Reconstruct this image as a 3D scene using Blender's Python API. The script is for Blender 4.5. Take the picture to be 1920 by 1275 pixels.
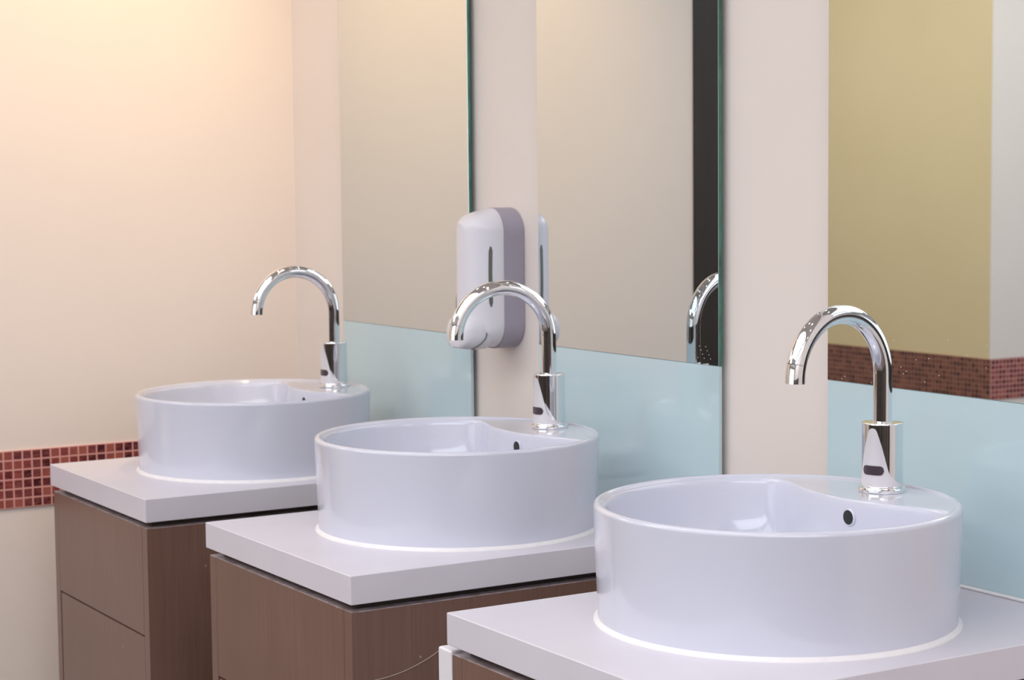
import bpy, math, random
from mathutils import Vector, Matrix
random.seed(7)
for o in list(bpy.data.objects):
    bpy.data.objects.remove(o)
SC = bpy.context.scene
C = SC.collection
PI = math.pi
Z0 = 0.85                      # height of the counter tops above the floor

# ------------------------------------------------------------------ camera
F_PX = 3621.24
yaw, pitch, roll = map(math.radians, (31.3033, 4.6171, -0.5691))
fwd = Vector((-math.cos(yaw)*math.cos(pitch), math.sin(yaw)*math.cos(pitch), -math.sin(pitch)))
rt = fwd.cross(Vector((0, 0, 1))).normalized(); up = rt.cross(fwd)
r2 = rt*math.cos(roll) + up*math.sin(roll); u2 = -rt*math.sin(roll) + up*math.cos(roll)
cam_d = bpy.data.cameras.new('camera'); cam = bpy.data.objects.new('camera', cam_d); C.objects.link(cam)
M3 = Matrix((r2, u2, -fwd)).transposed()
cam.matrix_world = Matrix.Translation((3.3190, -1.7768, 0.5264+Z0)) @ M3.to_4x4()
cam_d.sensor_width = 36; cam_d.lens = F_PX/1920*36; cam_d.clip_start = .05
cam_d.dof.use_dof = True; cam_d.dof.focus_distance = 2.55; cam_d.dof.aperture_fstop = 11
SC.camera = cam
SC.view_settings.view_transform = 'Standard'; SC.view_settings.look = 'None'
SC.view_settings.gamma = 1; SC.view_settings.use_curve_mapping = False
SC.view_settings.exposure = 0.23

# ------------------------------------------------------------------ light
w = bpy.data.worlds.new('world'); SC.world = w; w.use_nodes = True
w.node_tree.nodes['Background'].inputs[0].default_value = (.9, .9, 1, 1)
w.node_tree.nodes['Background'].inputs[1].default_value = .3
CEIL = 2.75
def area(name, loc, sx, sy, power, col, rot=(0, 0, 0)):
    l = bpy.data.lights.new(name, 'AREA'); l.shape = 'RECTANGLE'; l.size = sx; l.size_y = sy
    l.energy = power; l.color = col
    o = bpy.data.objects.new(name, l); C.objects.link(o); o.location = loc; o.rotation_euler = rot
    return o
# unseen area lights added under the ceiling as soft fill
area('fill_light_washroom', (1.6, -2.1, CEIL-.03), 3.2, 2.4, 42, (.96, .95, 1.0))
area('fill_light_entrance', (4.5, -2.2, CEIL-.03), 1.6, 3.2, 60, (.90, .93, 1.0))
area('fill_light_passage', (-2.5, -2.1, CEIL-.03), 2.0, 2.0, 46, (1, .97, .93))
area('fill_light_aisle', (-.7, -3.6, CEIL-.03), 1.6, 1.6, 38, (1, .97, .93))
# added warm spot that makes the glow on the left wall
s = bpy.data.lights.new('warm_glow_spot', 'SPOT'); s.energy = 50; s.color = (1, .68, .36)
s.spot_size = math.radians(70); s.spot_blend = 1; s.shadow_soft_size = .06
so = bpy.data.objects.new('warm_glow_spot', s); C.objects.link(so); so.location = (.30, -.30, 2.5)
so.rotation_euler = (Vector((-.534, -.50, 1.58)) - so.location).to_track_quat('-Z', 'Y').to_euler()

# ------------------------------------------------------------------ materials
def nmat(name, col, rough=.5, metal=0, spec=.5, coat=0, coat_r=.05):
    m = bpy.data.materials.new(name); m.use_nodes = True
    b = m.node_tree.nodes['Principled BSDF']
    b.inputs['Base Color'].default_value = (*col, 1)
    b.inputs['Roughness'].default_value = rough
    b.inputs['Metallic'].default_value = metal
    b.inputs['Specular IOR Level'].default_value = spec
    b.inputs['Coat Weight'].default_value = coat
    b.inputs['Coat Roughness'].default_value = coat_r
    return m
class NT:
    def __init__(s, m): s.t = m.node_tree; s.b = s.t.nodes['Principled BSDF']
    def n(s, kind, **k):
        x = s.t.nodes.new(kind)
        for a, v in k.items(): setattr(x, a, v)
        return x
    def l(s, a, b): s.t.links.new(a, b)
    def math(s, op, a, b=None):
        x = s.n('ShaderNodeMath', operation=op)
        for i, v in enumerate((a, b)):
            if v is None: continue
            if isinstance(v, (int, float)): x.inputs[i].default_value = v
            else: s.l(v, x.inputs[i])
        return x.outputs[0]
def noisy(m, c1, c2, scale=(1, 1, 1), nscale=5, detail=3, bump=0, bdist=.001, lo=.3, hi=.7):
    q = NT(m); tc = q.n('ShaderNodeTexCoord'); mp = q.n('ShaderNodeMapping'); mp.inputs['Scale'].default_value = scale
    q.l(tc.outputs['Object'], mp.inputs[0])
    ns = q.n('ShaderNodeTexNoise'); ns.inputs['Scale'].default_value = nscale; ns.inputs['Detail'].default_value = detail
    q.l(mp.outputs[0], ns.inputs['Vector'])
    cr = q.n('ShaderNodeValToRGB'); cr.color_ramp.elements[0].color = (*c1, 1); cr.color_ramp.elements[1].color = (*c2, 1)
    cr.color_ramp.elements[0].position = lo; cr.color_ramp.elements[1].position = hi
    q.l(ns.outputs[0], cr.inputs[0]); q.l(cr.outputs[0], q.b.inputs['Base Color'])
    if bump:
        bp = q.n('ShaderNodeBump'); bp.inputs['Strength'].default_value = bump; bp.inputs['Distance'].default_value = bdist
        q.l(ns.outputs[0], bp.inputs['Height']); q.l(bp.outputs[0], q.b.inputs['Normal'])
    return m
def paint(name, c, d=.012):
    return noisy(nmat(name, c, .55, spec=.3), tuple(x-d for x in c), tuple(x+d for x in c), (1, 1, 1), 2.5, 4, .08, .0006)
M = {}
M['wall'] = paint('cream wall paint', (.80, .735, .69))
M['yellow'] = paint('ochre wall paint', (.76, .62, .37))
M['ceiling'] = paint('white ceiling paint', (.82, .81, .79))
M['black'] = noisy(nmat('near black brown panel', (.022, .016, .012), .4), (.020, .014, .011), (.026, .019, .014), (20, 20, 1), 3)
M['ceramic'] = noisy(nmat('white glazed ceramic', (.64, .66, .76), .16, spec=.5, coat=.5), (.635, .655, .755), (.645, .665, .765), nscale=3)
M['sealant'] = noisy(nmat('white silicone sealant', (.85, .83, .84), .35), (.83, .81, .83), (.88, .86, .86), nscale=60)
M['solid'] = noisy(nmat('white composite counter', (.69, .665, .73), .32, spec=.45), (.675, .65, .715), (.705, .68, .745), nscale=9, detail=5)
M['chrome'] = noisy(nmat('polished chrome', (.83, .84, .86), .045, 1), (.82, .83, .85), (.85, .86, .88), nscale=4)
M['satin'] = noisy(nmat('satin white metal', (.74, .72, .75), .3, .25), (.72, .70, .73), (.77, .75, .78), nscale=20)
M['lens'] = nmat('dark sensor lens', (.055, .035, .045), .12, spec=.6)
M['dwhite'] = noisy(nmat('white dispenser plastic', (.74, .73, .79), .3), (.73, .72, .78), (.76, .75, .81), nscale=6)
M['dgrey'] = noisy(nmat('grey dispenser plastic', (.36, .34, .42), .4), (.35, .33, .40), (.37, .35, .43), nscale=6)
M['slot'] = nmat('dark level window', (.12, .14, .12), .2)
M['post'] = noisy(nmat('white laminate', (.80, .79, .84), .35), (.78, .77, .82), (.82, .81, .86), nscale=8)
M['hole'] = nmat('unlit hollow', (.012, .016, .014), .5)
M['glow'] = nmat('lamp diffuser', (1, 1, 1), .5)
M['glow'].node_tree.nodes['Principled BSDF'].inputs['Emission Color'].default_value = (1, .97, .9, 1)
M['glow'].node_tree.nodes['Principled BSDF'].inputs['Emission Strength'].default_value = 22
M['mirror'] = nmat('silvered mirror glass', (.69, .745, .77), .0, 1)
M['edge'] = noisy(nmat('green glass edge', (.02, .16, .12), .1, spec=.6), (.012, .11, .085), (.06, .27, .20), (1, 1, .6), 30, 4)
M['bevel'] = nmat('polished glass arris', (.55, .66, .66), .08, .7)
M['glass'] = noisy(nmat('pale blue back painted glass', (.55, .71, .75), .06, spec=.5, coat=.3), (.54, .70, .745), (.56, .72, .76), nscale=1.5)
M['thread'] = nmat('pale thread', (.62, .52, .5), .5)

def wood(name, c1, c2, rough):
    m = nmat(name, c1, rough, spec=.5, coat=.18, coat_r=.25)
    q = NT(m); tc = q.n('ShaderNodeTexCoord'); mp = q.n('ShaderNodeMapping'); mp.inputs['Scale'].default_value = (160, 160, 3.5)
    q.l(tc.outputs['Object'], mp.inputs[0])
    n1 = q.n('ShaderNodeTexNoise'); n1.inputs['Scale'].default_value = 2; n1.inputs['Detail'].default_value = 6; q.l(mp.outputs[0], n1.inputs['Vector'])
    n2 = q.n('ShaderNodeTexNoise'); n2.inputs['Scale'].default_value = 4; n2.inputs['Detail'].default_value = 2; q.l(tc.outputs['Object'], n2.inputs['Vector'])
    f = q.math('ADD', q.math('MULTIPLY', n1.outputs[0], .62), q.math('MULTIPLY', n2.outputs[0], .38))
    cr = q.n('ShaderNodeValToRGB'); e = cr.color_ramp.elements
    e[0].position = .22; e[0].color = (*c1, 1); e[1].position = .80; e[1].color = (*c2, 1)
    q.l(f, cr.inputs[0])
    # small pale scuffs
    vo = q.n('ShaderNodeTexVoronoi'); vo.inputs['Scale'].default_value = 22; q.l(tc.outputs['Object'], vo.inputs['Vector'])
    n3 = q.n('ShaderNodeTexNoise'); n3.inputs['Scale'].default_value = 7; q.l(tc.outputs['Object'], n3.inputs['Vector'])
    sc = q.math('MULTIPLY', q.math('LESS_THAN', vo.outputs[0], .045), q.math('GREATER_THAN', n3.outputs[0], .5))
    mx = q.n('ShaderNodeMix', data_type='RGBA'); q.l(q.math('MULTIPLY', sc, .7), mx.inputs[0]); q.l(cr.outputs[0], mx.inputs[6]); mx.inputs[7].default_value = (.5, .42, .42, 1)
    q.l(mx.outputs[2], q.b.inputs['Base Color'])
    bp = q.n('ShaderNodeBump'); bp.inputs['Strength'].default_value = .12; bp.inputs['Distance'].default_value = .0004
    q.l(n1.outputs[0], bp.inputs['Height']); q.l(bp.outputs[0], q.b.inputs['Normal'])
    return m
M['wood'] = wood('dark stained wood veneer', (.150, .082, .060), (.225, .130, .100), .36)
M['wood_edge'] = noisy(nmat('worn wood edge with painted light', (.2, .15, .14), .4), (.28, .21, .20), (.52, .45, .48), (14, 14, 14), 4, 5)  # worn edge, brightened in colour for the light on the ledge
M['recess'] = noisy(nmat('dark board and gap shade', (.035, .024, .018), .6), (.03, .02, .015), (.055, .04, .03), nscale=20)

def mosaic(name, pitch, cols, grout, gw=.085):
    """square glass mosaic in the local x,z plane"""
    m = nmat(name, cols[0], .22, spec=.5)
    q = NT(m); tc = q.n('ShaderNodeTexCoord'); sp = q.n('ShaderNodeSeparateXYZ'); q.l(tc.outputs['Object'], sp.inputs[0])
    u = q.math('DIVIDE', sp.outputs[0], pitch); v = q.math('DIVIDE', sp.outputs[2], pitch)
    fu, fv = q.math('FLOOR', u), q.math('FLOOR', v)
    cb = q.n('ShaderNodeCombineXYZ'); q.l(fu, cb.inputs[0]); q.l(fv, cb.inputs[1])
    wn = q.n('ShaderNodeTexWhiteNoise', noise_dimensions='3D'); q.l(cb.outputs[0], wn.inputs[0])
    cr = q.n('ShaderNodeValToRGB'); cr.color_ramp.interpolation = 'CONSTANT'
    el = cr.color_ramp.elements
    while len(el) < len(cols): el.new(.5)
    for i, c in enumerate(cols):
        el[i].position = i/len(cols); el[i].color = (*c, 1)
    el[len(cols)-1].position = 1-1/(len(cols)+2)
    q.l(wn.outputs[0], cr.inputs[0])
    # streaks of copper inside each tile
    ad = q.n('ShaderNodeVectorMath', operation='MULTIPLY_ADD'); q.l(wn.outputs[1], ad.inputs[0]); ad.inputs[1].default_value = (9, 9, 9); q.l(tc.outputs['Object'], ad.inputs[2])
    mp = q.n('ShaderNodeMapping'); mp.inputs['Scale'].default_value = (60, 60, 150); q.l(ad.outputs[0], mp.inputs[0])
    ns = q.n('ShaderNodeTexNoise'); ns.inputs['Scale'].default_value = 1; ns.inputs['Detail'].default_value = 3; ns.inputs['Distortion'].default_value = 1.2; q.l(mp.outputs[0], ns.inputs['Vector'])
    mr = q.n('ShaderNodeMapRange'); mr.inputs[1].default_value = .45; mr.inputs[2].default_value = .75; q.l(ns.outputs[0], mr.inputs[0])
    mx = q.n('ShaderNodeMix', data_type='RGBA'); q.l(q.math('MULTIPLY', mr.outputs[0], .55), mx.inputs[0]); q.l(cr.outputs[0], mx.inputs[6]); mx.inputs[7].default_value = (.44, .14, .11, 1)
    au = q.math('ABSOLUTE', q.math('SUBTRACT', q.math('FRACT', u), .5)); av = q.math('ABSOLUTE', q.math('SUBTRACT', q.math('FRACT', v), .5))
    g = q.math('GREATER_THAN', q.math('MAXIMUM', au, av), .5-gw)
    m2 = q.n('ShaderNodeMix', data_type='RGBA'); q.l(g, m2.inputs[0]); q.l(mx.outputs[2], m2.inputs[6]); m2.inputs[7].default_value = (*grout, 1)
    q.l(m2.outputs[2], q.b.inputs['Base Color'])
    q.l(q.math('ADD', q.math('MULTIPLY', g, .5), .2), q.b.inputs['Roughness'])
    bp = q.n('ShaderNodeBump'); bp.inputs['Strength'].default_value = .5; bp.inputs['Distance'].default_value = .0008
    q.l(q.math('SUBTRACT', 1, g), bp.inputs['Height']); q.l(bp.outputs[0], q.b.inputs['Normal'])
    return m
TP = .01957
M['mosaic'] = mosaic('red copper glass mosaic', TP, [(.12, .026, .032), (.22, .05, .052), (.06, .012, .02), (.34, .105, .085), (.17, .045, .05), (.28, .08, .07), (.10, .024, .034)], (.66, .33, .30))
M['mosaic2'] = mosaic('brown copper glass mosaic', .0200, [(.05, .016, .014), (.13, .045, .032), (.025, .009, .010), (.22, .085, .055), (.11, .035, .03), (.17, .06, .04)], (.36, .17, .12))
def floor_tiles():
    m = nmat('dark floor tile', (.1, .08, .07), .3)
    q = NT(m); tc = q.n('ShaderNodeTexCoord'); br = q.n('ShaderNodeTexBrick'); br.offset = 0
    br.inputs['Scale'].default_value = 1; br.inputs['Brick Width'].default_value = .3; br.inputs['Row Height'].default_value = .3; br.inputs['Mortar Size'].default_value = .004
    br.inputs['Color1'].default_value = (.10, .078, .072, 1); br.inputs['Color2'].default_value = (.13, .10, .09, 1); br.inputs['Mortar'].default_value = (.3, .27, .25, 1)
    q.l(tc.outputs['Object'], br.inputs['Vector']); q.l(br.outputs[0], q.b.inputs['Base Color'])
    return m
M['floor'] = floor_tiles()
M['fill_pane'] = nmat('glowing fill panel', (.9, .9, .92), .4)  # emissive surface added for frontal fill
M['fill_pane'].node_tree.nodes['Principled BSDF'].inputs['Emission Color'].default_value = (.95, .96, 1, 1)
M['fill_pane'].node_tree.nodes['Principled BSDF'].inputs['Emission Strength'].default_value = 1.1
M['frame'] = noisy(nmat('white frame board', (.75, .74, .74), .4), (.73, .72, .72), (.77, .76, .76), nscale=9)

# ------------------------------------------------------------------ mesh helpers
class MB:
    def __init__(s): s.v = []; s.f = []; s.m = []
    def add(s, vs, fs, mi=0):
        k = len(s.v); s.v += [tuple(v) for v in vs]; s.f += [tuple(i+k for i in f) for f in fs]; s.m += [mi]*len(fs); return s
    def box(s, a, b, mi=0, bev=0):
        x0, y0, z0 = a; x1, y1, z1 = b
        if not bev:
            return s.add([(x0,y0,z0),(x1,y0,z0),(x1,y1,z0),(x0,y1,z0),(x0,y0,z1),(x1,y0,z1),(x1,y1,z1),(x0,y1,z1)],
                         [(0,3,2,1),(4,5,6,7),(0,1,5,4),(1,2,6,5),(2,3,7,6),(3,0,4,7)], mi)
        import bmesh
        bm = bmesh.new(); bmesh.ops.create_cube(bm, size=1)
        for v in bm.verts: v.co = Vector(((x0+x1)/2+v.co.x*(x1-x0), (y0+y1)/2+v.co.y*(y1-y0), (z0+z1)/2+v.co.z*(z1-z0)))
        bmesh.ops.bevel(bm, geom=list(bm.edges), offset=bev, segments=2, profile=.5, affect='EDGES')
        bm.verts.index_update()
        s.add([v.co for v in bm.verts], [[v.index for v in f.verts] for f in bm.faces], mi); bm.free(); return s
    def lathe(s, prof, n=64, c=(0, 0, 0), mi=0, close=True):
        """profile list of (r,z); r=0 ends are capped with a fan"""
        k = len(s.v); rings = []
        for r, z in prof:
            if r < 1e-9: rings.append([len(s.v)]); s.v.append((c[0], c[1], c[2]+z))
            else:
                rings.append(list(range(len(s.v), len(s.v)+n)))
                s.v += [(c[0]+r*math.cos(2*PI*i/n), c[1]+r*math.sin(2*PI*i/n), c[2]+z) for i in range(n)]
        for a, b in zip(rings, rings[1:]):
            for i in range(n):
                j = (i+1) % n
                if len(a) == 1 and len(b) == 1: continue
                if len(a) == 1: f = (a[0], b[j], b[i])
                elif len(b) == 1: f = (a[i], a[j], b[0])
                else: f = (a[i], a[j], b[j], b[i])
                s.f.append(f); s.m.append(mi)
        return s
    def loops(s, ls, mi=0, cap0=True, cap1=True):
        k = len(s.v); n = len(ls[0])
        for l in ls: s.v += [tuple(p) for p in l]
        for a in range(len(ls)-1):
            for i in range(n):
                j = (i+1) % n
                s.f.append((k+a*n+i, k+a*n+j, k+(a+1)*n+j, k+(a+1)*n+i)); s.m.append(mi)
        if cap0: s.f.append(tuple(k+i for i in reversed(range(n)))); s.m.append(mi)
        if cap1: s.f.append(tuple(k+(len(ls)-1)*n+i for i in range(n))); s.m.append(mi)
        return s
    def tube(s, pts, rad, n=32, mi=0, caps=True):
        pts = [Vector(p) for p in pts]; ls = []
        t0 = (pts[1]-pts[0]).normalized(); a = Vector((1, 0, 0)) if abs(t0.x) < .9 else Vector((0, 1, 0))
        nrm = (a - t0*a.dot(t0)).normalized()
        for i, p in enumerate(pts):
            t = (pts[min(i+1, len(pts)-1)]-pts[max(i-1, 0)]).normalized()
            nrm = (nrm - t*nrm.dot(t)).normalized(); bi = t.cross(nrm)
            r = rad[i] if isinstance(rad, list) else rad
            ls.append([p+nrm*r*math.cos(2*PI*k/n)+bi*r*math.sin(2*PI*k/n) for k in range(n)])
        return s.loops(ls, mi, caps, caps)
    def build(s, name, mats, parent=None, loc=(0, 0, 0), sharp=35, smooth=True, wn=True):
        me = bpy.data.meshes.new(name); me.from_pydata(s.v, [], s.f)
        mats = mats if isinstance(mats, (list, tuple)) else [mats]
        for m in mats: me.materials.append(m)
        for p, i in zip(me.polygons, s.m): p.material_index = i; p.use_smooth = smooth
        import bmesh
        bm = bmesh.new(); bm.from_mesh(me); bmesh.ops.recalc_face_normals(bm, faces=bm.faces); bm.to_mesh(me); bm.free()
        if smooth: me.set_sharp_from_angle(angle=math.radians(sharp))
        me.update()
        o = bpy.data.objects.new(name, me); C.objects.link(o); o.location = loc
        if parent: o.parent = parent
        if wn:
            w_ = o.modifiers.new('weighted_normals', 'WEIGHTED_NORMAL'); w_.keep_sharp = True; w_.weight = 90
        return o
def tag(o, label=None, cat=None, group=None, kind=None):
    if label: o['label'] = label
    if cat: o['category'] = cat
    if group: o['group'] = group
    if kind: o['kind'] = kind
    return o
def empty(name, loc, rz=0):
    o = bpy.data.objects.new(name, None); C.objects.link(o); o.location = loc; o.rotation_euler.z = rz
    o.empty_display_size = .05; return o
def kids(o): return [c for c in bpy.data.objects if c.parent == o]
def copy_tree(o, parent=None):
    c = o.copy(); C.objects.link(c); c.parent = parent
    for k in kids(o): copy_tree(k, c)
    return c
def struct(name, mb, m, **k):
    o = mb.build(name, m, smooth=False, **k); o['kind'] = 'structure'; return o

# ------------------------------------------------------------------ fitted layout
YW = .016                     # face of the mirror wall
XL = -.534                    # face of the left wall
S = .7739                     # spacing of the stations
CX0, CW, CD, CT = -.2814, .5098, .6275, .0407
BX, BY, BR, BRB, BH = -.0309, -.3113, .22, .2153, .1437
FY = -.1421
YE = -1.094                   # far end of the left wall (towards the room)
XR, YB, XF = 5.6, -6.0, -4.6  # right wall, back wall, far left wall

struct('floor', MB().box((XF-.1, YB-.1, -.1), (XR+.1, YW+.1, 0)), M['floor'])
struct('ceiling', MB().box((XF-.1, YB-.1, CEIL), (XR+.1, YW+.1, CEIL+.1)), M['ceiling'])
struct('wall_back', MB().box((XF-.1, YW, 0), (XR+.1, YW+.1, CEIL)), M['wall'])
struct('wall_left', MB().box((XL-.12, YE, 0), (XL, YW, CEIL)), M['wall'])
struct('wall_right', MB().box((XR, YB, 0), (XR+.1, YW, CEIL)), M['wall'])
struct('wall_front', MB().box((XF, YB-.1, 0), (XR, YB, CEIL)), M['wall'])
struct('wall_far_left', MB().box((XF-.1, YB, 0), (XF, YW, CEIL)), M['wall'])
wf = MB()  # unseen window shape, added so its glow fills from the front
for k in range(4):
    xk = -.4+k*1.85; wf.box((xk-.03, YB, .78), (xk+.03, YB+.05, 2.52))
for zk in (.78, 2.46): wf.box((-.43, YB, zk), (5.18, YB+.055, zk+.06))
wfo = struct('fill_panel_1', wf, M['frame'])
struct('fill_pane', MB().box((-.4, YB+.002, .82), (5.15, YB+.02, 2.48)), M['fill_pane'], parent=wfo)
dk = MB()  # unseen low panels, added for dark reflections in the chrome
for k in range(8):
    x0_ = -1.9+k*.93; dk.box((x0_, YB, 0), (x0_+.90, YB+.03, .76))
struct('dark_reflection_front', dk, M['recess'])
dk = MB()  # more added dark panels for the chrome, on the right wall
for k in range(6):
    y0_ = -5.8+k*.93; dk.box((XR-.03, y0_, 0), (XR, y0_+.88, 1.0))
struct('dark_reflection_right', dk, M['recess'])
# dark end post of the left wall, seen in the middle mirror
post = struct('trim_1', MB().box((XL-.125, YE-.16, 0), (XL+.004, YE, CEIL)), M['black'])
# partition opposite, seen in the right mirror: ochre face, cream side
BXC, BYC = -2.10, -3.687
struct('wall_opposite', MB().box((XF, YB, 0), (BXC-.0, BYC, CEIL)).box((BXC-.0, YB, 0), (BXC+.004, BYC, CEIL), 1), [M['yellow'], M['wall']])

def band(name, length, rows, pitch, mat, loc, rz):
    o = MB().box((-.0, -.004, 0), (length, 0, rows*pitch)).build(name, mat, smooth=False, loc=loc)
    o.rotation_euler.z = rz; o['kind'] = 'structure'; return o
# left wall band: local x runs from the room end to the corner
band('trim_2', abs(YE-YW), 6, TP, M['mosaic'], (XL, YE, Z0-.0033-6*TP), math.radians(90))
band('trim_3', 2.5, 8, .02, M['mosaic2'], (BXC+.004+.004, BYC, Z0-.170-.16), math.radians(180))
band('trim_4', 2.0, 8, .02, M['mosaic'], (BXC+.004, BYC-2.0, Z0-.170-.16), math.radians(90))

# ------------------------------------------------------------------ mirrors and blue splashbacks
ZM = .2483
MT = 1.35; BV = .0007
stations = [(-.2756, .2490), (.4871, .9974), (1.2467, 1.77)]
mlabels = ['frameless wall mirror left of the soap dispenser, reflecting only the cream wall',
           'middle frameless wall mirror, reflecting a black strip and part of a tap',
           'frameless wall mirror at the right, reflecting an ochre wall and mosaic band']
plabels = ['pale blue glass splashback under the mirror behind the far basin',
           'pale blue glass splashback between the cream wall strips behind the middle basin',
           'pale blue glass splashback behind the nearest basin at the right edge']
for i, (x0, x1) in enumerate(stations):
    z0, z1 = Z0+ZM, Z0+MT; c = BV
    mb = MB()
    # front face (mirror), thin polished arris round it, green cut edges, back
    A = [(x0+c, 0, z0+c), (x1-c, 0, z0+c), (x1-c, 0, z1-c), (x0+c, 0, z1-c)]
    B = [(x0, c, z0), (x1, c, z0), (x1, c, z1), (x0, c, z1)]
    D = [(x0, .006, z0), (x1, .006, z0), (x1, .006, z1), (x0, .006, z1)]
    mb.add(A, [(0, 1, 2, 3)], 0)
    mb.add(A+B, [(k, k+4, (k+1) % 4+4, (k+1) % 4) for k in range(4)], 1)
    mb.add(B+D, [(k, k+4, (k+1) % 4+4, (k+1) % 4) for k in range(4)], 2)
    mb.add(D, [(3, 2, 1, 0)], 2)
    mir = mb.build('wall_mirror', [M['mirror'], M['bevel'], M['edge']], smooth=False)
    tag(mir, mlabels[i], 'mirror', 'frameless mirrors above the basins')
    MB().box((x0+.04, .006, z0+.03), (x1-.04, YW, z1-.03)).build('backing_board', M['frame'], mir, smooth=False)
    gl = MB().box((x0, .0006, Z0+.001), (x1, .0066, z0-.0003), bev=.0006).build('glass_splashback', M['glass'])
    tag(gl, plabels[i], 'splashback', 'pale blue glass panels below the mirrors')
    MB().box((x0+.04, .0066, Z0+.02), (x1-.04, YW, z0-.02)).build('backing_board', M['frame'], gl, smooth=False)
    if i:
        sp = MB(); rnd = random.Random(i)
        spots = [(x1-.02-.004*k, .010+.006*(k % 4)) for k in range(9)] if i == 1 else [(x0+.02+rnd.random()*.3, .002+rnd.random()*.07) for _ in range(16)]
        for (sx, sz) in spots:
            sp.lathe([(0, .0006), (.0006, .0002), (.0007, 0)], 8, (0, 0, 0))
            k = len(sp.v)-17
            for q in range(k, len(sp.v)):
                v = sp.v[q]; sp.v[q] = (sx+v[0], -.0001-v[2], z0+sz+v[1])
        tag(sp.build('water_spots', M['sealant'], mir), kind='stuff')

# ------------------------------------------------------------------ vanity cabinets and counters
def make_cabinet():
    t = empty('vanity_cabinet', (CX0+CW/2, 0, 0))
    zt = Z0-.0525; i = .006; hx = CW/2-i; yf = -CD+.004; sw = .024
    b = MB()
    b.box((-hx, yf, .08), (-hx+sw, YW, zt), bev=.0008); b.box((hx-sw, yf, .08), (hx, YW, zt), bev=.0008)
    b.box((-hx+sw, yf+.03, .08), (hx-sw, YW, .10)); b.box((-hx+sw, YW-.012, .08), (hx-sw, YW, zt-.02))
    b.build('carcass', M['wood'], t, sharp=40)
    e = MB()
    e.box((-hx+.0005, yf+.0005, zt), (-hx+sw, YW-.002, zt+.0012)); e.box((hx-sw, yf+.0005, zt), (hx-.0005, YW-.002, zt+.0012))
    e.box((-hx+sw, yf+.0008, zt), (hx-sw, yf+.020, zt+.0012))
    e.build('top_edging', M['wood_edge'], t, smooth=False)['label'] = 'worn top edge of the cabinet panels, paled by painted light'  # pale tone mixes wear with light on the ledge, put into the colour
    MB().box((-hx+.018, yf+.016, zt+.0012), (hx-.018, YW-.002, Z0-CT)).build('shadow_gap_board', M['recess'], t, smooth=False)  # near-black colour stands in for the shade inside the gap
    MB().box((-hx+sw+.0006, yf, Z0-.2405), (hx-sw-.0006, yf+.02, zt), bev=.0006).build('apron_panel', M['wood'], t, sharp=40)
    MB().box((-hx+sw+.0045, yf+.0005, .09), (hx-sw-.0015, yf+.02, Z0-.2435), bev=.0006).build('door', M['wood'], t, sharp=40)
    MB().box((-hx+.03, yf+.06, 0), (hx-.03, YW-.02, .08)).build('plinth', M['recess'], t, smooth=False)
    return t
def make_counter():
    o = MB().box((-CW/2, -CD, -CT), (CW/2, YW-.0005, 0), bev=.0015).build('counter_slab', M['solid'], loc=(CX0+CW/2, 0, Z0), sharp=50)
    MB().box((-CW/2+.004, -.0045, 0), (CW/2-.004, .0004, .0045), bev=.0018).build('sealant_strip', M['sealant'], o, sharp=50)
    return o

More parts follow.
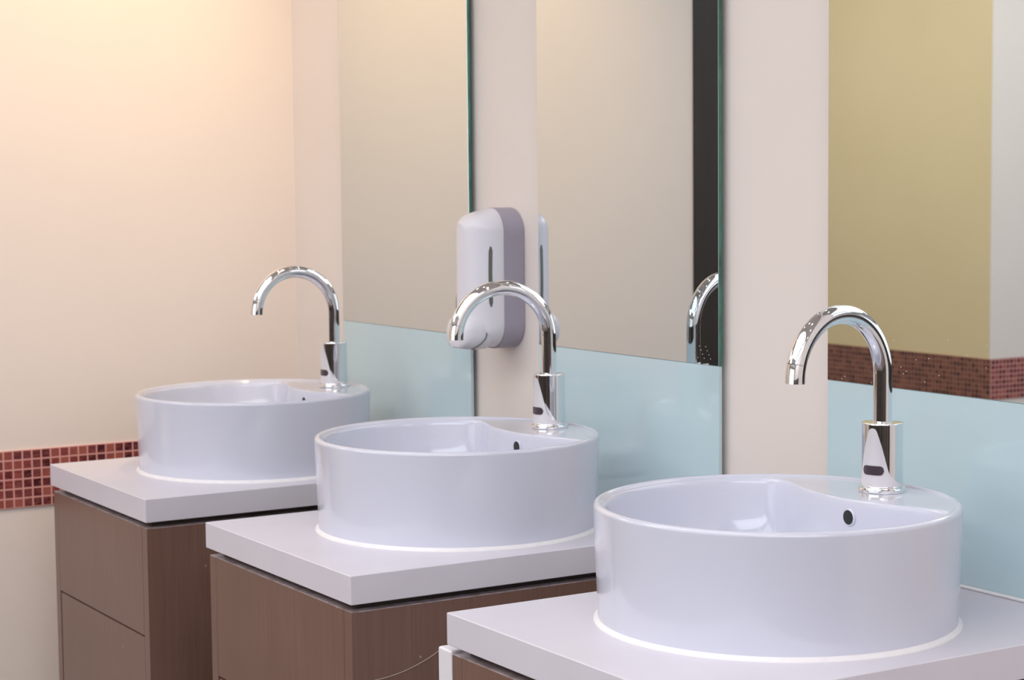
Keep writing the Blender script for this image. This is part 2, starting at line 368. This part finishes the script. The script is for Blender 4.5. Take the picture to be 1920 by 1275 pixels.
def make_basin():
    t = empty('wash_basin', (BX, BY, Z0))
    N = 256; R = BR; h = BH
    def led(th):
        s, c = math.sin(th), math.cos(th); a = 1.8*c*c
        if s <= 0: return 9
        if a < 1e-6: return .096/s
        d = s*s-4*a*.096
        return (s-math.sqrt(d))/(2*a) if d > 0 else 9
    R1 = .2085
    def rb(th):
        l = led(th); k = 110.0
        l = min(l, .32)
        return -math.log(math.exp(-k*l)+math.exp(-k*R1))/k
    raw = [rb(2*PI*i/N) for i in range(N)]
    # soften the two ends of the ledge
    for _ in range(14):
        raw = [(raw[i-1]+2*raw[i]+raw[(i+1) % N])/4 for i in range(N)]
    raw = [min(x, R1-.0004) for x in raw]
    rings = []
    for r, z in [(BRB-.004, 0), (BRB-.0005, .0008), (BRB, .004)] + [(BRB+(R-BRB)*k/6, .004+(h-.012)*k/6) for k in range(1, 6)] + \
                [(R, h-.0055), (R-.0006, h-.003), (R-.002, h-.0011), (R-.004, h-.0002), (R-.006, h), (R-.008, h-.0004), (R-.0098, h-.0014), (R-.0110, h-.0028)]:
        rings.append([(r, z)]*N)
    rings.append([(R1-.0002+(raw[i]-R1)*.12, h-.0036) for i in range(N)])
    rings.append([(R1-.0002+(raw[i]-R1)*.60, h-.0040) for i in range(N)])
    for d, z in [(0, -.0043), (.0012, -.0048), (.0028, -.0062), (.0042, -.0090), (.0052, -.014), (.0075, -.030), (.011, -.050), (.017, -.070), (.028, -.088), (.045, -.100), (.075, -.108), (.12, -.112), (.17, -.114)]:
        rings.append([(raw[i]-d*raw[i]/R1, h+z) for i in range(N)])
    mb = MB(); k0 = 0
    for rg in rings:
        mb.v += [(r*math.cos(2*PI*i/N), r*math.sin(2*PI*i/N)-0, z) for i, (r, z) in enumerate(rg)]
    for a in range(len(rings)-1):
        for i in range(N):
            j = (i+1) % N; mb.f.append((a*N+i, a*N+j, (a+1)*N+j, (a+1)*N+i)); mb.m.append(0)
    mb.f.append(tuple(range((len(rings)-1)*N, len(rings)*N))); mb.m.append(0)
    mb.f.append(tuple(reversed(range(N)))); mb.m.append(0)
    mb.build('bowl', M['ceramic'], t, sharp=60)
    # overflow: dark hole with a slightly rounded lip in the face of the ledge
    yb = .0935; zo = h-.0265; xo = .024
    hp = MB().lathe([(0, 0), (.0080, 0), (.0092, -.0004), (.0092, -.004)], 40)
    hp.v = [(xo+x, yb-z-.0012, zo+y) for (x, y, z) in hp.v]
    hp.build('overflow_hole', M['hole'], t)['label'] = 'dark round overflow hole'
    lp = MB().lathe([(.0085, -.003), (.0090, .0006), (.0100, .0009), (.0112, -.0002), (.0114, -.003)], 40)
    lp.v = [(xo+x, yb-z-.0004, zo+y) for (x, y, z) in lp.v]
    lp.build('overflow_rim', M['ceramic'], t)
    MB().lathe([(0, .005), (.018, .0045), (.021, .003), (.024, .0015), (.031, .0012), (.033, -.001)], 48, (0, -.02, h-.1137)).build('drain', M['chrome'], t)
    MB().lathe([(BRB-.003, -.0), (BRB+.0052, 0), (BRB+.0050, .0012), (BRB+.0030, .0030), (BRB+.0004, .0052), (BRB-.003, .0052)], 160).build('sealant_bead', M['sealant'], t)
    return t

def make_faucet():
    """axis at the origin, spout towards -y, deck at z=0"""
    t = empty('sensor_tap', (0, 0, 0)); R = .0256; H = .0870
    MB().lathe([(0, 0), (.0280, 0), (.0294, .0006), (.0296, .0015), (.0296, .0045), (.0288, .0056), (.0262, .0060), (.0250, .0060)], 96).build('base_flange', M['chrome'], t)
    MB().lathe([(.0252, .0055), (R-.0006, .0075), (R, .0085), (R, .0095), (R, H-.002), (R, H-.001), (R-.0004, H-.0003), (R-.0012, H), (.0125, H), (.0120, H-.0006), (0, H-.0006)], 96).build('body', M['chrome'], t)
    # fin-shaped satin plate wrapped round the front
    prof = [(.93, 2), (.925, 6), (.905, 10), (.87, 13.5), (.78, 19), (.66, 26), (.52, 33), (.38, 39.5), (.29, 44), (.23, 48), (.16, 58), (.11, 70), (.08, 84), (.062, 100)]
    fin = MB(); K = 28; ls = []
    for zf, a in prof:
        ls.append([((R+.00035)*math.sin(math.radians(a)*(2*k/K-1)), -(R+.00035)*math.cos(math.radians(a)*(2*k/K-1)), .006+zf*(H-.006)) for k in range(K+1)])
    k0 = 0
    for l in ls: fin.v += l
    # bottom row down to the foot
    fin.v += [(x, y, .0085) for (x, y, z) in ls[-1]]
    for a in range(len(ls)):
        for k in range(K):
            i = a*(K+1)+k; fin.f.append((i, i+1, i+K+2, i+K+1)); fin.m.append(0)
    f = fin.build('sensor_plate', M['satin'], t, sharp=80); f['label'] = 'fin-shaped satin white plate'
    # rounded lens window
    ln = MB(); zc = .0290; hh = .0058; al = math.radians(33); n = 24; rr = R+.0008
    arc = al*rr; cols = []
    for k in range(n+1):
        s_ = -arc+2*arc*k/n; ex = max(0, abs(s_)-(arc-hh)); hz = math.sqrt(max(hh*hh-ex*ex, 1e-10))
        a = s_/rr; cols.append((a, hz))
    for a, hz in cols:
        for w_ in (-1, -.5, 0, .5, 1):
            ln.v.append((rr*math.sin(a), -rr*math.cos(a), zc+hz*w_))
    for k in range(n):
        for q in range(4):
            i = k*5+q; ln.f.append((i, i+1, i+6, i+5)); ln.m.append(0)
    ln.build('sensor_lens', M['lens'], f, sharp=80)['label'] = 'dark oval sensor window'
    # spout: riser and a half circle, the last stretch is the aerator sleeve
    ra = .0772; zc = .1475
    pts = [(0, 0, H-.001+(zc-H+.001)*k/6) for k in range(6)]
    arc_ = lambda a: (0, -ra+ra*math.cos(a), zc+ra*math.sin(a))
    pts += [arc_(math.radians(165)*k/72) for k in range(73)]
    spo = MB().tube(pts, .0117, 48, caps=False).build('spout', M['chrome'], t, sharp=60)
    e = [arc_(math.radians(165+13*k/8)) for k in range(9)]
    d = (Vector(e[-1])-Vector(e[-2])).normalized(); E_ = Vector(e[-1])
    MB().tube([Vector(e[0]), Vector(e[0])+(Vector(e[1])-Vector(e[0]))*.15]+e[1:]+[E_+d*.0046, E_+d*.0050, E_+d*.0050, E_+d*.0005],
              [.0110]+[.0117]*10+[.0113, .0098, .0096], 48, caps=True).build('aerator', M['chrome'], spo, sharp=40)
    return t, spo

near = ['far', 'middle', 'nearest']
cab0 = make_cabinet(); cnt0 = make_counter(); bas0 = make_basin(); tap0, _ = make_faucet()
rot = [(5, -5), (3, -12), (20, 6)]
cab_l = ['dark brown wood vanity cabinet in the far corner beside the mosaic band',
         'dark brown wood vanity cabinet under the middle basin, with a pale thread on its side',
         'dark brown wood vanity cabinet at the bottom edge under the nearest basin']
cnt_l = ['white counter slab farthest away, beside the red mosaic wall', 'white counter slab under the middle basin', 'white counter slab under the nearest basin, cut by the picture edge']
bas_l = ['round white ceramic basin farthest away, near the left wall', 'middle round white ceramic basin, in front of the soap dispenser', 'nearest and largest-looking round white ceramic basin']
tap_l = ['chrome gooseneck sensor tap on the farthest basin, against the cream wall', 'chrome gooseneck sensor tap on the middle basin, overlapping the soap dispenser', 'chrome gooseneck sensor tap on the nearest basin, in front of the right mirror']
for i in range(3):
    c, n, b, t = (cab0, cnt0, bas0, tap0) if i == 0 else (copy_tree(cab0), copy_tree(cnt0), copy_tree(bas0), copy_tree(tap0))
    c.location.x = n.location.x = CX0+CW/2+i*S
    b.location.x = BX+i*S
    t.location = (BX+i*S, FY, Z0+BH-.0041); t.rotation_euler.z = math.radians(rot[i][0])
    for k in kids(t):
        if k.name.startswith('spout'): k.rotation_euler.z = math.radians(rot[i][1]-rot[i][0])
    tag(c, cab_l[i], 'cabinet', 'dark wood vanity cabinets in a row')
    tag(n, cnt_l[i], 'counter', 'white counter slabs on the cabinets')
    tag(b, bas_l[i], 'wash basin', 'round white basins on the counters')
    tag(t, tap_l[i], 'tap', 'chrome sensor taps on the basins')

# ------------------------------------------------------------------ soap dispenser
def rrect(cx, cz, wx, hz, r, y, n=10):
    r = min(r, wx/2-.0005, hz/2-.0005); out = []
    for (sx, sz, a0) in ((1, 1, 0), (-1, 1, 90), (-1, -1, 180), (1, -1, 270)):
        for k in range(n+1):
            a = math.radians(a0+90*k/n)
            out.append((cx+sx*(wx/2-r)+r*math.cos(a), y, cz+sz*(hz/2-r)+r*math.sin(a)))
    return out
DX, DZ = .368, Z0+.360
dsp = empty('soap_dispenser', (DX, YW, DZ))
tag(dsp, 'white and grey wall soap dispenser between the left and middle mirrors', 'soap dispenser')
def D(ls): return [[(x-DX, y-YW, z-DZ) for x, y, z in l] for l in ls]
WD = .100; HD = .250
MB().loops(D([rrect(DX, DZ, WD-.004, HD-.004, .044, YW), rrect(DX, DZ, WD, HD, .045, YW-.003), rrect(DX, DZ, WD, HD, .045, -.0245),
              rrect(DX, DZ, WD-.002, HD-.002, .045, -.0265)])).build('back_casing', M['dgrey'], dsp, sharp=50)
cv = [rrect(DX, DZ+.001, WD-.003, HD-.003, .044, -.0265), rrect(DX, DZ+.001, WD-.0005, HD-.003, .044, -.0275)]
for k in range(1, 25):
    q = math.sin(k/24*PI/2*.96); w_ = WD*(1-q**2.1)**(1/2.1); e_ = .012*q+.010*q**6
    cv.append(rrect(DX, DZ+.001-.004*q, w_, HD-.004-2*e_, .044-.026*q, -.0275-.0605*q))
MB().loops(D(cv)).build('front_cover', M['dwhite'], dsp, sharp=50)
lz = DZ-.092
MB().loops(D([rrect(DX, lz, .084, .064, .028, -.050), rrect(DX, lz, .084, .064, .028, -.074), rrect(DX, lz-.001, .081, .060, .026, -.086), rrect(DX, lz-.003, .074, .052, .022, -.0945),
              rrect(DX, lz-.006, .062, .042, .018, -.0995), rrect(DX, lz-.007, .04, .024, .010, -.1015)])).build('push_lever', M['dwhite'], dsp, sharp=50)
gp = []
for k in range(13):
    a_ = math.radians(8-78*k/12)
    gx = .042-.028+.0290*math.cos(a_); gz = lz-DZ-(.032-.028)+.0290*math.sin(a_)
    gq = max(1-(min(abs(gx)/(WD/2), .999))**2.1, 0)**(1/2.1)
    gp.append((gx, -YW-.0275-.0605*gq-.0002, gz))
MB().tube(gp, [.0003]+[.0011]*11+[.0003], 10).build('lever_gap', M['slot'], dsp)['label'] = 'thin dark gap beside the push lever'
sl = MB()
for k in range(15):
    q = k/14; z = .058-.106*q; wd = 3.4*min(1, .35+12*min(q, 1-q))
    for dd, aa in ((.0006, -wd), (.0006, wd), (-.002, wd), (-.002, -wd)):
        a_ = math.radians(23+1.0*math.sin(PI*q)+aa)
        c_ = max(math.cos(a_), 0)**(2/2.1); s_ = math.sin(a_)**(2/2.1)
        sl.v.append(((WD/2+dd)*c_, -.0275-YW-(.0605+dd)*s_, z))
for k in range(14):
    for q in range(4):
        a = k*4+q; b2 = k*4+(q+1) % 4; sl.f.append((a, b2, b2+4, a+4)); sl.m.append(0)
sl.f += [(3, 2, 1, 0), (56, 57, 58, 59)]; sl.m += [0, 0]
sl.build('level_window', M['slot'], dsp)['label'] = 'narrow dark vertical level window'

# ------------------------------------------------------------------ white upright and the thread
up_ = MB().box((1.2370, -.624, 0), (1.2710, -.30, Z0-.0485), bev=.003).build('upright_panel', M['post'], sharp=50)
tag(up_, 'narrow white upright panel against the left side of the nearest cabinet', 'panel')
pts = []
xs = CX0+S+CW-.006+.0008
for k in range(25):
    q = k/24; pts.append((xs, -.600+.112*q, Z0-.1495+.028*q**2.1))
th_ = MB().tube(pts, .0004, 6).build('thread', M['thread'])
tag(th_, 'thin pale curved thread clinging to the side of the middle cabinet', 'thread')

# ------------------------------------------------------------------ recessed ceiling lamps (seen as points in the chrome)
def make_lamp():
    t = empty('recessed_ceiling_lamp', (0, 0, CEIL))
    MB().lathe([(.040, -.001), (.042, -.006), (.052, -.006), (.056, -.001)], 32).build('trim_ring', M['satin'], t)
    MB().lathe([(0, -.003), (.040, -.002)], 32).build('lamp_glass', M['glow'], t)
    return t
lamp0 = make_lamp(); first = True
for ix in range(5):
    for iy in range(3):
        l = lamp0 if first else copy_tree(lamp0); first = False
        l.location = (-.1+ix*.9, -.45-iy*.85 if iy < 2 else -3.1, CEIL)
        tag(l, 'small round recessed lamp set in the washroom ceiling', 'ceiling lamp', 'recessed lamps in the washroom ceiling')
